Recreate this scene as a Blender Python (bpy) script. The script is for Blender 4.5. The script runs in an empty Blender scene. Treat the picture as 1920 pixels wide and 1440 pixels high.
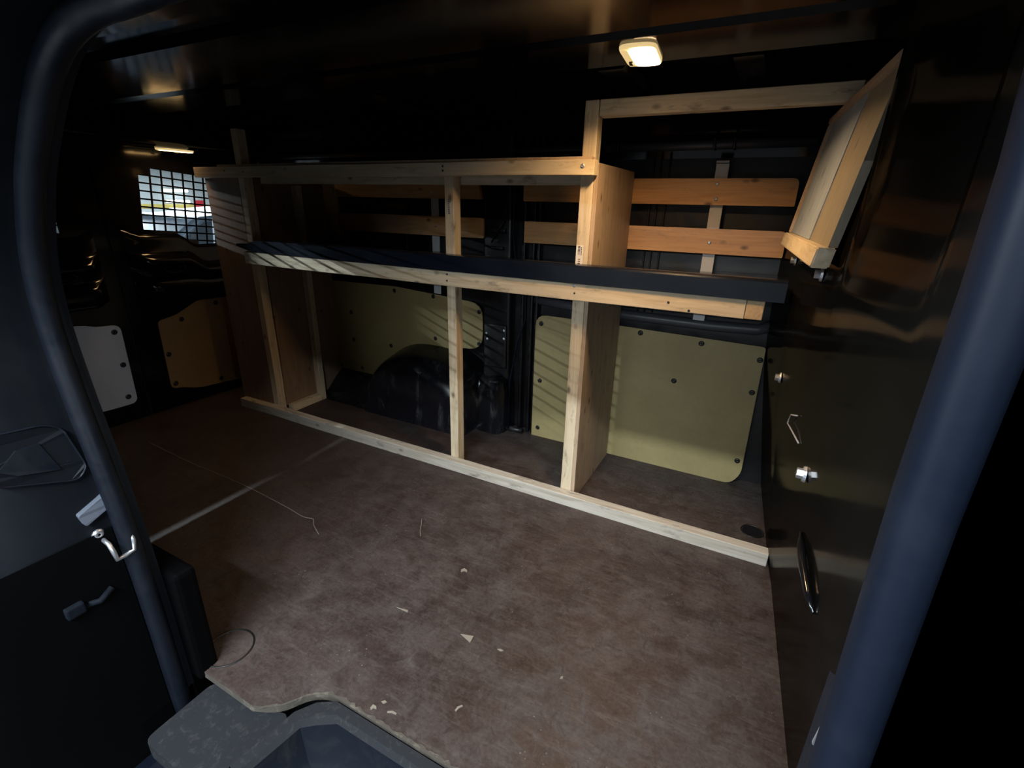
import bpy, bmesh, math, random
from mathutils import Vector, Matrix
from mathutils.geometry import tessellate_polygon

random.seed(7)
S = bpy.context.scene
COL = S.collection

# ------------------------------------------------------------------ camera, world, lights, exposure
cam = bpy.data.cameras.new('camera'); cam_o = bpy.data.objects.new('camera', cam); COL.objects.link(cam_o)
RT = ((0.88585, 0.46345, 0.02185), (0.17933, -0.29858, -0.93738), (-0.42790, 0.83430, -0.34761))
m = Matrix(((RT[0][0], -RT[1][0], -RT[2][0], 0.0), (RT[0][1], -RT[1][1], -RT[2][1], 0.0),
            (RT[0][2], -RT[1][2], -RT[2][2], 1.0), (0, 0, 0, 1)))
cam_o.matrix_world = m
cam.sensor_fit = 'HORIZONTAL'; cam.sensor_width = 36.0; cam.lens = 909.07 / 1920 * 36.0
cam.clip_start = 0.02; cam.clip_end = 100
S.camera = cam_o

S.view_settings.view_transform = 'Standard'; S.view_settings.look = 'None'
S.view_settings.gamma = 1.0; S.view_settings.use_curve_mapping = False
S.view_settings.exposure = -0.12

W = bpy.data.worlds.new('world'); S.world = W; W.use_nodes = True
W.node_tree.nodes['Background'].inputs[0].default_value = (0.30, 0.38, 0.50, 1)
W.node_tree.nodes['Background'].inputs[1].default_value = 0.004

def area(name, loc, size, size_y, power, col, rot=(0, 0, 0)):
    l = bpy.data.lights.new(name, 'AREA'); l.shape = 'RECTANGLE'; l.size = size; l.size_y = size_y
    l.energy = power; l.color = col
    o = bpy.data.objects.new(name, l); COL.objects.link(o); o.location = loc; o.rotation_euler = rot
    return o
COOL = (0.84, 0.94, 1.0)
ZT = 2.06            # height of the garage tubes above the van floor
TUBES = [  # centre x, centre y, axis, length, power
    (-0.45, -1.00, 'x', 1.9, 165),
    (0.30, -5.00, 'x', 4.0, 600),  # unseen tube added to stand in for the garage's ambient fill
    (5.00, -1.50, 'y', 1.5, 350),
    (-3.70, 0.30, 'y', 2.4, 1300),
    (-5.40, -1.50, 'y', 2.4, 1900),
    (-8.00, -1.80, 'y', 3.6, 2200),
    (-11.5, 6.00, 'y', 3.0, 1000),
]
for (tx, ty, ax, ln, pw) in TUBES:
    if ax == 'x': area('tube_light', (tx, ty, ZT - 0.03), ln, 0.06, pw, COOL)
    else: area('tube_light', (tx, ty, ZT - 0.03), 0.014, ln, pw, COOL)

# ------------------------------------------------------------------ materials
def new_mat(name):
    mt = bpy.data.materials.new(name); mt.use_nodes = True
    nt = mt.node_tree; b = nt.nodes['Principled BSDF']
    return mt, nt, b
def N(nt, t, **kw):
    n = nt.nodes.new(t)
    for k, v in kw.items():
        if k.startswith('i_'):
            key = k[2:]
            n.inputs[int(key) if key.isdigit() else key.replace('_', ' ')].default_value = v
        else: setattr(n, k, v)
    return n
def lk(nt, a, b): nt.links.new(a, b)
def ramp(nt, fac, stops):
    r = N(nt, 'ShaderNodeValToRGB'); e = r.color_ramp.elements
    while len(e) < len(stops): e.new(0.5)
    for q, (p, c) in zip(e, stops): q.position = p; q.color = (*c, 1) if len(c) == 3 else c
    lk(nt, fac, r.inputs[0]); return r
def coords(nt, scale=(1, 1, 1)):
    tc = N(nt, 'ShaderNodeTexCoord'); mp = N(nt, 'ShaderNodeMapping'); mp.inputs['Scale'].default_value = scale
    lk(nt, tc.outputs['Object'], mp.inputs[0]); return mp.outputs[0]
def noise(nt, vec, scale, detail=6, rough=0.6, dist=0.0):
    n = N(nt, 'ShaderNodeTexNoise'); n.inputs['Scale'].default_value = scale; n.inputs['Detail'].default_value = detail
    n.inputs['Roughness'].default_value = rough; n.inputs['Distortion'].default_value = dist
    lk(nt, vec, n.inputs['Vector']); return n.outputs['Fac']
def mixc(nt, fac, a, b, blend='MIX'):
    mx = N(nt, 'ShaderNodeMix', data_type='RGBA', blend_type=blend)
    for src, idx in ((fac, 0), (a, 6), (b, 7)):
        if isinstance(src, (int, float)): mx.inputs[idx].default_value = src
        elif isinstance(src, tuple): mx.inputs[idx].default_value = (*src, 1)
        else: lk(nt, src, mx.inputs[idx])
    return mx.outputs[2]
def bump(nt, b, h, st, d=0.002):
    bp = N(nt, 'ShaderNodeBump'); bp.inputs['Strength'].default_value = st; bp.inputs['Distance'].default_value = d
    lk(nt, h, bp.inputs['Height']); lk(nt, bp.outputs[0], b.inputs['Normal'])

def wood(name, axis, base, dark, dirt=0.5, rough=0.62):
    mt, nt, b = new_mat(name)
    sc = [26, 26, 26]; sc['xyz'.index(axis)] = 1.6
    v = coords(nt, tuple(sc)); g = noise(nt, v, 1.6, 8, 0.65, 1.2)
    fine = [160, 160, 160]; fine['xyz'.index(axis)] = 6
    v2 = coords(nt, tuple(fine)); f = noise(nt, v2, 1.0, 4, 0.6)
    c1 = ramp(nt, g, [(0.3, dark), (0.55, base), (0.8, tuple(min(1, x * 1.12) for x in base))]).outputs[0]
    c2 = mixc(nt, 0.25, c1, ramp(nt, f, [(0.3, dark), (0.7, base)]).outputs[0])
    # knots and dirt marks
    vk = coords(nt, tuple(9.0 if k == axis else 16.0 for k in 'xyz'))
    vo = N(nt, 'ShaderNodeTexVoronoi'); vo.inputs['Scale'].default_value = 1.0; lk(nt, vk, vo.inputs['Vector'])
    kn = ramp(nt, vo.outputs['Distance'], [(0.05, (1, 1, 1)), (0.16, (0, 0, 0))]).outputs[0]
    c3 = mixc(nt, kn, c2, tuple(x * 0.42 for x in dark))
    dsc = [22, 22, 22]; dsc['xyz'.index(axis)] = 7
    dn = noise(nt, coords(nt, tuple(dsc)), 1.3, 8, 0.7)
    dm = ramp(nt, dn, [(0.56, (0, 0, 0)), (0.72, (dirt, dirt, dirt))]).outputs[0]
    c4 = mixc(nt, dm, c3, (0.09, 0.075, 0.055))
    lk(nt, c4, b.inputs['Base Color']); b.inputs['Roughness'].default_value = rough
    bump(nt, b, f, 0.25, 0.001)
    return mt
PINE, PINED = (0.66, 0.55, 0.39), (0.44, 0.33, 0.20)
M = {}
for ax in 'xyz':
    M['pine_' + ax] = wood('pine_' + ax, ax, PINE, PINED, 0.75)
    M['slat_' + ax] = wood('slat_' + ax, ax, (0.62, 0.33, 0.13), (0.40, 0.19, 0.07), 0.35, 0.42)
M['pine_grey'] = wood('weathered_pine', 'x', (0.52, 0.48, 0.42), (0.33, 0.28, 0.21), 0.8)
M['endgrain'] = wood('endgrain', 'y', (0.58, 0.42, 0.24), (0.34, 0.22, 0.11), 0.2)
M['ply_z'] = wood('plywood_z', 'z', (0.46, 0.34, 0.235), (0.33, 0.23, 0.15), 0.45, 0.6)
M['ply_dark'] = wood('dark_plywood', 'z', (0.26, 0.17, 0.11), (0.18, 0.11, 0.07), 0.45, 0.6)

def plain(name, col, rough=0.5, metal=0.0, spec=0.5, coat=0.0):
    mt, nt, b = new_mat(name)
    b.inputs['Base Color'].default_value = (*col, 1); b.inputs['Roughness'].default_value = rough
    b.inputs['Metallic'].default_value = metal; b.inputs['Specular IOR Level'].default_value = spec
    b.inputs['Coat Weight'].default_value = coat
    return mt
def dusty(name, col, dust, rough=0.25, amount=0.35, scale=9, spec=0.5, wob=0.0, thr=0.52, rv=0.3):
    mt, nt, b = new_mat(name)
    v = coords(nt); n1 = noise(nt, v, scale, 10, 0.7, 0.6); n2 = noise(nt, v, scale * 7, 5, 0.6)
    mk = ramp(nt, n1, [(thr, (0, 0, 0)), (thr + 0.28, (amount,) * 3)]).outputs[0]
    lk(nt, mixc(nt, mk, col, dust), b.inputs['Base Color'])
    rr = ramp(nt, n1, [(0.35, (rough,) * 3), (0.75, (min(1, rough + rv),) * 3)]).outputs[0]
    lk(nt, rr, b.inputs['Roughness']); b.inputs['Specular IOR Level'].default_value = spec
    if wob and wob > 0: bump(nt, b, noise(nt, v, 3.0, 2, 0.5), wob, 0.02)
    elif wob == 0.0: bump(nt, b, n2, 0.05, 0.001)
    return mt
M['paint'] = dusty('black_body_paint', (0.0035, 0.0035, 0.005), (0.006, 0.006, 0.007), 0.11, 0.2, 6, 0.25, -1, 0.52, 0.05)
M['paint_far'] = dusty('black_wall_paint', (0.005, 0.0045, 0.006), (0.02, 0.018, 0.017), 0.3, 0.25, 8)
M['paint_blue'] = dusty('blue_black_jamb_paint', (0.0035, 0.006, 0.0125), (0.007, 0.011, 0.019), 0.38, 0.25, 5, 0.14)
def bulkhead_mat():
    mt = bpy.data.materials.new('bulkhead_paint'); mt.use_nodes = True; nt = mt.node_tree
    nt.nodes.remove(nt.nodes['Principled BSDF']); out = nt.nodes['Material Output']
    n = noise(nt, coords(nt), 4.0, 8, 0.65)
    d = N(nt, 'ShaderNodeBsdfDiffuse'); lk(nt, ramp(nt, n, [(0.4, (0.004, 0.0038, 0.0035)), (0.75, (0.007, 0.0066, 0.006))]).outputs[0], d.inputs[0])
    g = N(nt, 'ShaderNodeBsdfGlossy'); g.inputs[0].default_value = (0.30, 0.285, 0.27, 1)
    lk(nt, ramp(nt, n, [(0.35, (0.08,) * 3), (0.75, (0.15,) * 3)]).outputs[0], g.inputs['Roughness'])
    f = N(nt, 'ShaderNodeFresnel'); f.inputs[0].default_value = 1.30
    mx = N(nt, 'ShaderNodeMixShader'); lk(nt, f.outputs[0], mx.inputs[0]); lk(nt, d.outputs[0], mx.inputs[1]); lk(nt, g.outputs[0], mx.inputs[2])
    lk(nt, mx.outputs[0], out.inputs[0]); return mt
M['bulkhead'] = bulkhead_mat()
M['rubber'] = dusty('rubber_seal', (0.004, 0.006, 0.011), (0.008, 0.011, 0.018), 0.34, 0.3, 14, 0.3)
M['plastic'] = dusty('black_plastic', (0.008, 0.008, 0.010), (0.10, 0.095, 0.09), 0.28, 0.6, 11, 0.5, 0.0, 0.53)
M['gloss_black'] = plain('gloss_black', (0.004, 0.004, 0.005), 0.15)
M['paint_jamb'] = dusty('jamb_paint', (0.006, 0.0075, 0.0105), (0.010, 0.012, 0.016), 0.42, 0.25, 5, 0.15)
M['cover'] = plain('matt_black_cover', (0.0012, 0.0013, 0.0017), 0.7, 0.0, 0.05)
M['lip'] = dusty('black_laminate', (0.006, 0.009, 0.018), (0.02, 0.03, 0.05), 0.16, 0.25, 3, 0.6, -1, 0.5, 0.08)
M['tray'] = dusty('step_tray_plastic', (0.005, 0.0075, 0.013), (0.036, 0.036, 0.037), 0.6, 0.4, 16, 0.12)
M['tray_dust'] = dusty('dusty_tray_plastic', (0.020, 0.022, 0.026), (0.09, 0.088, 0.083), 0.7, 0.55, 60, 0.15)
M['alu'] = dusty('aluminium_strap', (0.55, 0.55, 0.56), (0.4, 0.38, 0.36), 0.42, 0.5, 20)
M['rail_lit'] = dusty('lit_grey_rail', (0.05, 0.052, 0.062), (0.08, 0.08, 0.085), 0.3, 0.3, 10)  # grey instead of black paints the highlight onto the ribs
M['step_grey'] = plain('pale_jamb_step', (0.10, 0.115, 0.15), 0.5)
M['zinc'] = plain('zinc_bolt', (0.62, 0.64, 0.68), 0.35, 0.85)
M['screw_dark'] = plain('black_screw', (0.006, 0.006, 0.006), 0.45)
M['chip'] = plain('wood_chip', (0.23, 0.20, 0.165), 0.8)
M['thread'] = plain('pale_thread', (0.22, 0.19, 0.175), 0.8)
M['white_label'] = plain('white_label', (0.78, 0.72, 0.66), 0.6)
M['black_print'] = plain('black_print', (0.06, 0.05, 0.05), 0.6)
M['blue_print'] = plain('blue_ink_stamp', (0.13, 0.15, 0.24), 0.7)
M['housing'] = plain('lamp_housing', (0.75, 0.70, 0.58), 0.4)

def arch_mat():
    mt, nt, b = new_mat('scuffed_arch_plastic')
    n1 = noise(nt, coords(nt, (16, 16, 4.0)), 1.0, 9, 0.75, 0.8); n2 = noise(nt, coords(nt), 5.0, 6, 0.7)
    mk = ramp(nt, n1, [(0.53, (0, 0, 0)), (0.70, (0.8,) * 3)]).outputs[0]
    gate = ramp(nt, n2, [(0.45, (0.12,) * 3), (0.62, (1, 1, 1))]).outputs[0]
    lk(nt, mixc(nt, mixc(nt, 1.0, mk, gate, 'MULTIPLY'), (0.007, 0.007, 0.010), (0.15, 0.145, 0.14)), b.inputs['Base Color'])
    lk(nt, ramp(nt, n2, [(0.35, (0.18,) * 3), (0.7, (0.42,) * 3)]).outputs[0], b.inputs['Roughness'])
    return mt
M['arch'] = arch_mat()
def panel_mat(name, col, dark):
    mt, nt, b = new_mat(name)
    v = coords(nt); n1 = noise(nt, v, 3.5, 8, 0.65, 0.4); n2 = noise(nt, v, 60, 5, 0.7)
    c = ramp(nt, n1, [(0.3, dark), (0.65, col)]).outputs[0]
    vs = coords(nt, (60, 60, 9)); n3 = noise(nt, vs, 1.0, 6, 0.75)
    mk = ramp(nt, n3, [(0.66, (0, 0, 0)), (0.74, (0.55,) * 3)]).outputs[0]
    c = mixc(nt, mk, c, tuple(x * 0.3 for x in dark))
    c = mixc(nt, 0.16, c, ramp(nt, n2, [(0.3, dark), (0.7, tuple(min(1, x * 1.3) for x in col))]).outputs[0])
    lk(nt, c, b.inputs['Base Color']); b.inputs['Roughness'].default_value = 0.5
    bump(nt, b, n2, 0.08, 0.001); return mt
M['panel'] = panel_mat('ochre_hardboard', (0.36, 0.29, 0.135), (0.27, 0.21, 0.095))
M['panel_rear'] = panel_mat('brown_hardboard', (0.25, 0.145, 0.06), (0.20, 0.11, 0.045))
M['panel_cool_lit'] = panel_mat('cool_lit_hardboard', (0.42, 0.45, 0.53), (0.36, 0.39, 0.46))  # cool outside light painted into the grey of this lining

def floor_mat():
    mt, nt, b = new_mat('brown_phenolic_floor')
    v = coords(nt)
    n1 = noise(nt, v, 2.2, 10, 0.68, 0.9); n2 = noise(nt, v, 9, 10, 0.72, 0.5); n3 = noise(nt, v, 120, 5, 0.7)
    base = ramp(nt, n1, [(0.32, (0.014, 0.008, 0.0075)), (0.52, (0.030, 0.018, 0.017)), (0.70, (0.052, 0.035, 0.031))]).outputs[0]
    dust = ramp(nt, n2, [(0.42, (0, 0, 0)), (0.70, (0.8,) * 3)]).outputs[0]
    # dust colour is full by the doorway and fades towards the rear doors
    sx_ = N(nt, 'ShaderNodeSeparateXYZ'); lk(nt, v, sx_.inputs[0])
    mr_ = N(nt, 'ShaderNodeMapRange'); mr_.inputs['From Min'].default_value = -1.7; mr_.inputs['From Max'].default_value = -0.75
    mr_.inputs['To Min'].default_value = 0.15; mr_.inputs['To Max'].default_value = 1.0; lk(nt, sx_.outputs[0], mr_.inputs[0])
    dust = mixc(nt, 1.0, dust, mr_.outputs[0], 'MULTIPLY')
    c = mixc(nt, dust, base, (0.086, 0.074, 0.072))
    # long scrape marks
    mp = N(nt, 'ShaderNodeMapping'); mp.inputs['Scale'].default_value = (70, 7, 1); mp.inputs['Rotation'].default_value = (0, 0, 0.35)
    lk(nt, v, mp.inputs[0]); n4 = noise(nt, mp.outputs[0], 1.0, 6, 0.8)
    sc = ramp(nt, n4, [(0.62, (0, 0, 0)), (0.72, (0.38,) * 3)]).outputs[0]
    c = mixc(nt, sc, c, (0.17, 0.145, 0.13))
    # pale specks
    vo = N(nt, 'ShaderNodeTexVoronoi'); vo.inputs['Scale'].default_value = 55; lk(nt, v, vo.inputs['Vector'])
    sp = ramp(nt, vo.outputs['Distance'], [(0.06, (1, 1, 1)), (0.12, (0, 0, 0))]).outputs[0]
    gate = ramp(nt, noise(nt, v, 6, 4, 0.6), [(0.5, (0, 0, 0)), (0.62, (0.5,) * 3)]).outputs[0]
    c = mixc(nt, mixc(nt, 1.0, sp, gate, 'MULTIPLY'), c, (0.34, 0.31, 0.28))
    c = mixc(nt, 0.22, c, ramp(nt, n3, [(0.3, (0.02, 0.012, 0.01)), (0.7, (0.15, 0.12, 0.105))]).outputs[0])
    mp2 = N(nt, 'ShaderNodeMapping'); mp2.inputs['Scale'].default_value = (11, 60, 1); mp2.inputs['Rotation'].default_value = (0, 0, 1.1)
    lk(nt, v, mp2.inputs[0]); n5 = noise(nt, mp2.outputs[0], 1.0, 8, 0.8, 0.6)
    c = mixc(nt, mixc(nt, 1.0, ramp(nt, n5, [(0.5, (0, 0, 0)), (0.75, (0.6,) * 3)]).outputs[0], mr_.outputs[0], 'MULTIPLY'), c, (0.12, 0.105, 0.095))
    n6 = noise(nt, v, 28, 9, 0.8, 1.0)
    c = mixc(nt, ramp(nt, n6, [(0.30, (0.75,) * 3), (0.5, (0, 0, 0))]).outputs[0], c, (0.016, 0.009, 0.008))
    lk(nt, c, b.inputs['Base Color'])
    lk(nt, ramp(nt, n2, [(0.35, (0.42,) * 3), (0.7, (0.75,) * 3)]).outputs[0], b.inputs['Roughness'])
    b.inputs['Specular IOR Level'].default_value = 0.35
    bump(nt, b, n3, 0.2, 0.001); return mt
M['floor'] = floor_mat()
M['floor_edge'] = dusty('raw_floor_edge', (0.07, 0.06, 0.05), (0.27, 0.24, 0.19), 0.8, 0.8, 30)

def emit(name, col, st):
    mt, nt, b = new_mat(name)
    b.inputs['Base Color'].default_value = (*col, 1)
    b.inputs['Emission Color'].default_value = (*col, 1); b.inputs['Emission Strength'].default_value = st
    return mt
M['lens'] = emit('lit_lamp_lens', (1.0, 0.66, 0.33), 14)
M['lens_dim'] = emit('dim_lamp_lens', (1.0, 0.72, 0.32), 0.75)
M['lens_rear'] = emit('lit_rear_lamp_lens', (1.0, 0.58, 0.22), 20)
M['tube'] = emit('fluorescent_tube', (0.9, 0.97, 1.0), 6)
def glass_mat():
    mt = bpy.data.materials.new('window_glass'); mt.use_nodes = True; nt = mt.node_tree
    nt.nodes.remove(nt.nodes['Principled BSDF']); out = nt.nodes['Material Output']
    t = N(nt, 'ShaderNodeBsdfTransparent'); t.inputs[0].default_value = (0.93, 0.96, 0.96, 1)
    g = N(nt, 'ShaderNodeBsdfGlossy'); g.inputs['Roughness'].default_value = 0.02
    f = N(nt, 'ShaderNodeFresnel'); f.inputs[0].default_value = 1.45
    mx = N(nt, 'ShaderNodeMixShader'); lk(nt, f.outputs[0], mx.inputs[0]); lk(nt, t.outputs[0], mx.inputs[1])
    lk(nt, g.outputs[0], mx.inputs[2]); lk(nt, mx.outputs[0], out.inputs[0]); return mt
M['glass'] = glass_mat()
M['garage_wall'] = dusty('garage_wall', (0.66, 0.71, 0.72), (0.55, 0.59, 0.60), 0.7, 0.4, 1.0)
M['garage_floor'] = dusty('garage_floor', (0.022, 0.024, 0.027), (0.035, 0.036, 0.038), 0.7, 0.5, 1.5)
M['garage_yellow'] = plain('yellow_wall_band', (0.75, 0.58, 0.16), 0.6)
M['red'] = plain('red_sign', (0.75, 0.05, 0.07), 0.5)
M['car_paint'] = plain('silver_blue_car_paint', (0.035, 0.045, 0.06), 0.3, 0.0, 0.5, 0.3)
M['car_paint_w'] = plain('pale_car_paint', (0.30, 0.36, 0.44), 0.35, 0.0, 0.5, 0.2)
M['car_glass'] = plain('car_glass', (0.02, 0.025, 0.03), 0.06, 0.0, 0.8)
M['tyre'] = plain('tyre', (0.012, 0.012, 0.012), 0.8)

# ------------------------------------------------------------------ helpers
def link(name, me, mat, parent=None, loc=None):
    o = bpy.data.objects.new(name, me); COL.objects.link(o)
    if mat is not None:
        if isinstance(mat, (list, tuple)):
            for q in mat: me.materials.append(q)
        elif not me.materials: me.materials.append(mat)
    if loc is not None: o.location = loc
    if parent is not None: o.parent = parent
    return o
def done(bm, name, mat, parent=None, smooth=False, loc=None, off=None, ang=None):
    """link a bmesh given in world coordinates; below a parent Empty it is shifted into its frame"""
    bmesh.ops.recalc_face_normals(bm, faces=bm.faces)
    me = bpy.data.meshes.new(name)
    sh = Vector((0, 0, 0))
    p = parent
    while p is not None: sh += p.location; p = p.parent
    if loc is None: bmesh.ops.translate(bm, verts=bm.verts, vec=-sh)
    bm.to_mesh(me); bm.free()
    if smooth:
        for f in me.polygons: f.use_smooth = True
        if ang is not None and hasattr(me, 'set_sharp_from_angle'): me.set_sharp_from_angle(angle=ang)
    return link(name, me, mat, parent, loc)
def box_bm(x0, x1, y0, y1, z0, z1, bev=0.0, seg=2, bm=None):
    bm2 = bmesh.new(); bmesh.ops.create_cube(bm2, size=1)
    for v in bm2.verts:
        v.co = Vector(((x0 + x1) / 2 + v.co.x * (x1 - x0), (y0 + y1) / 2 + v.co.y * (y1 - y0), (z0 + z1) / 2 + v.co.z * (z1 - z0)))
    if bev: bmesh.ops.bevel(bm2, geom=bm2.edges[:], offset=bev, segments=seg, affect='EDGES', profile=0.6)
    if bm is None: return bm2
    tmp = bpy.data.meshes.new('t'); bm2.to_mesh(tmp); bm2.free(); bm.from_mesh(tmp); bpy.data.meshes.remove(tmp)
    return bm
def box(name, x0, x1, y0, y1, z0, z1, mat, parent=None, bev=0.0, smooth=False):
    return done(box_bm(x0, x1, y0, y1, z0, z1, bev), name, mat, parent, smooth)
def timber(name, x0, x1, y0, y1, z0, z1, mat, parent, bev=0.0015, wob=0.0012, axis=0):
    """sawn timber: edges eased and the length cut in steps so that it is not perfectly straight"""
    bm = bmesh.new(); bmesh.ops.create_cube(bm, size=1)
    for v in bm.verts:
        v.co = Vector(((x0 + x1) / 2 + v.co.x * (x1 - x0), (y0 + y1) / 2 + v.co.y * (y1 - y0), (z0 + z1) / 2 + v.co.z * (z1 - z0)))
    ln = ((x1 - x0), (y1 - y0), (z1 - z0))[axis]; n = max(1, int(ln / 0.25))
    ed = [e for e in bm.edges if abs((e.verts[0].co - e.verts[1].co)[axis]) > ln * 0.9]
    if n > 1: bmesh.ops.subdivide_edges(bm, edges=ed, cuts=n - 1, use_grid_fill=True)
    lo = (x0, y0, z0)[axis]
    rs = {}
    for v in bm.verts:
        k = round((v.co[axis] - lo) / ln * n)
        if 0 < k < n:
            if k not in rs: rs[k] = (random.uniform(-wob, wob), random.uniform(-wob, wob))
            a, b_ = [i for i in range(3) if i != axis]
            v.co[a] += rs[k][0]; v.co[b_] += rs[k][1]
    sharp = [e for e in bm.edges if len(e.link_faces) == 2 and e.calc_face_angle(0) > 0.8]
    bmesh.ops.bevel(bm, geom=sharp, offset=bev, segments=1, affect='EDGES')
    return done(bm, name, mat, parent)
def tube_bm(pts, r, seg=10, closed=False, bm=None, cap=True):
    if bm is None: bm = bmesh.new()
    pts = [Vector(p) for p in pts]; rings = []; n = len(pts); prev = None
    for i, p in enumerate(pts):
        if closed: t = (pts[(i + 1) % n] - pts[i - 1])
        else: t = pts[min(i + 1, n - 1)] - pts[max(i - 1, 0)]
        t.normalize()
        if prev is None:
            up = Vector((0, 0, 1)) if abs(t.z) < 0.9 else Vector((0, 1, 0)); a = t.cross(up).normalized()
        else: a = (prev - t * prev.dot(t)).normalized()
        prev = a; b_ = t.cross(a)
        rr = r[i] if isinstance(r, (list, tuple)) else r
        rings.append([bm.verts.new(p + (a * math.cos(2 * math.pi * k / seg) + b_ * math.sin(2 * math.pi * k / seg)) * rr) for k in range(seg)])
    for i in range(n if closed else n - 1):
        A, B = rings[i], rings[(i + 1) % n]
        for k in range(seg): bm.faces.new((A[k], A[(k + 1) % seg], B[(k + 1) % seg], B[k]))
    if cap and not closed: bm.faces.new(rings[0]); bm.faces.new(rings[-1][::-1])
    return bm
def round_poly(pts, r, seg=4):
    out = []; n = len(pts)
    for i in range(n):
        p = Vector(pts[i]); a = Vector(pts[i - 1]); c = Vector(pts[(i + 1) % n])
        rr = r[i] if isinstance(r, (list, tuple)) else r
        if rr <= 0: out.append(p); continue
        d1 = (a - p); d2 = (c - p); l = min(rr, d1.length * 0.45, d2.length * 0.45)
        s = p + d1.normalized() * l; e = p + d2.normalized() * l
        for k in range(seg + 1):
            t = k / seg; out.append(s * (1 - t) ** 2 + p * 2 * t * (1 - t) + e * t * t)
    return out
def plate_bm(pts2, to3, d0, d1, holes=(), bm=None, bev=0.0):
    """flat plate with an outline (and holes) in 2D; to3(u, v, d) gives the point at depth d"""
    if bm is None: bm = bmesh.new()
    loops = [[Vector((p[0], p[1], 0)) for p in pts2]] + [[Vector((p[0], p[1], 0)) for p in h] for h in holes]
    tris = tessellate_polygon(loops); flat = [p for l in loops for p in l]
    va = [bm.verts.new(to3(p.x, p.y, d0)) for p in flat]; vb = [bm.verts.new(to3(p.x, p.y, d1)) for p in flat]
    for t in tris:
        try:
            bm.faces.new([va[i] for i in t]); bm.faces.new([vb[i] for i in reversed(t)])
        except ValueError: pass
    o = 0
    for l in loops:
        n = len(l)
        for i in range(n):
            j = (i + 1) % n
            bm.faces.new((va[o + i], va[o + j], vb[o + j], vb[o + i]))
        o += n
    return bm
def XZ(y_front):  # plate standing in the XZ plane
    return lambda u, v, d: Vector((u, y_front + d, v))
def empty(name, loc, label, cat, group=None):
    o = bpy.data.objects.new(name, None); COL.objects.link(o); o.location = loc; o.empty_display_size = 0.05
    tag(o, label, cat, group); return o
def tag(o, label, cat=None, group=None):
    o['label'] = label
    if cat: o['category'] = cat
    if group: o['group'] = group
    return o
def struct(o, label=None, cat=None):
    o['kind'] = 'structure'
    if label: o['label'] = label
    if cat: o['category'] = cat
    return o
_heads = {}
def screw(parent, loc, normal, r, mat, name='screw', dome=0.35):
    """domed screw head sharing one mesh per size and direction"""
    key = (normal, r, mat.name, dome)
    if key not in _heads:
        bm = bmesh.new(); prof = [(1.0, 0.0), (0.92, dome * 0.55), (0.6, dome * 0.9), (0.25, dome * 0.95), (0.16, dome * 0.5)]
        seg = 10; rings = []
        for (q, h) in prof: rings.append([bm.verts.new((q * r * math.cos(2 * math.pi * k / seg), q * r * math.sin(2 * math.pi * k / seg), h * r)) for k in range(seg)])
        for A, B in zip(rings, rings[1:]):
            for k in range(seg): bm.faces.new((A[k], A[(k + 1) % seg], B[(k + 1) % seg], B[k]))
        bm.faces.new(rings[-1]); bm.faces.new(rings[0][::-1])
        R = {'-y': Matrix.Rotation(math.pi / 2, 4, 'X'), '-x': Matrix.Rotation(-math.pi / 2, 4, 'Y'), '+x': Matrix.Rotation(math.pi / 2, 4, 'Y'), '+z': Matrix()}[normal]
        bmesh.ops.transform(bm, matrix=R, verts=bm.verts); bmesh.ops.recalc_face_normals(bm, faces=bm.faces)
        me = bpy.data.meshes.new(name); bm.to_mesh(me); bm.free(); me.materials.append(mat)
        for f in me.polygons: f.use_smooth = True
        _heads[key] = me
    sh = Vector((0, 0, 0)); p = parent
    while p is not None: sh += p.location; p = p.parent
    o = bpy.data.objects.new(name, _heads[key]); COL.objects.link(o); o.parent = parent; o.location = Vector(loc) - sh
    return o

def interp(x, xs, ys):
    if x <= xs[0]: return ys[0]
    for i in range(len(xs) - 1):
        if x <= xs[i + 1]:
            t = (x - xs[i]) / (xs[i + 1] - xs[i]); return ys[i] * (1 - t) + ys[i + 1] * t
    return ys[-1]
def smooth01(t): t = max(0, min(1, t)); return t * t * (3 - 2 * t)

# ================================================================== THE VAN SHELL
# floor: brown coated plywood with a cut-out along the step
fl = [(-2.60, 0.40), (-0.80, 0.395), (-0.745, 0.42), (-0.715, 0.47), (-0.675, 0.493), (0.30, 0.495), (0.30, 1.93), (-2.60, 1.93)]
fl = [(-2.60, 0.40)] + [tuple(p) for p in round_poly(fl[1:6], [0, 0.04, 0.03, 0.05, 0], 4)] + fl[6:]
bm = plate_bm(fl, lambda u, v, d: Vector((u, v, d)), 0.0, -0.018)
fo = done(bm, 'floor', [M['floor'], M['floor_edge']])
for p in fo.data.polygons:
    if abs(p.normal.z) < 0.5: p.material_index = 1
struct(fo, 'worn dark brown coated plywood floor of the van', 'floor')
# frayed pale edge strip along the step cut-out
bm = bmesh.new(); pr = []
edge = [(-0.78, 0.3985)] + [tuple(p) for p in round_poly([(-0.80, 0.395), (-0.745, 0.42), (-0.715, 0.47), (-0.675, 0.493), (0.25, 0.495)], [0, 0.04, 0.03, 0.05, 0], 4)][1:]
dense = []
for a, b_ in zip(edge, edge[1:]):
    L = math.dist(a, b_); n = max(1, int(L / 0.008))
    for k in range(n): dense.append((a[0] + (b_[0] - a[0]) * k / n, a[1] + (b_[1] - a[1]) * k / n))
va = [bm.verts.new((x, y - 0.0015, 0.0006)) for x, y in dense]
vb = [bm.verts.new((x, y + random.uniform(0.002, 0.010), 0.0008)) for x, y in dense]
for i in range(len(dense) - 1): bm.faces.new((va[i], va[i + 1], vb[i + 1], vb[i]))
e = done(bm, 'frayed_edge', M['floor_edge'], fo); e['label'] = 'frayed pale edge of the plywood'
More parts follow.
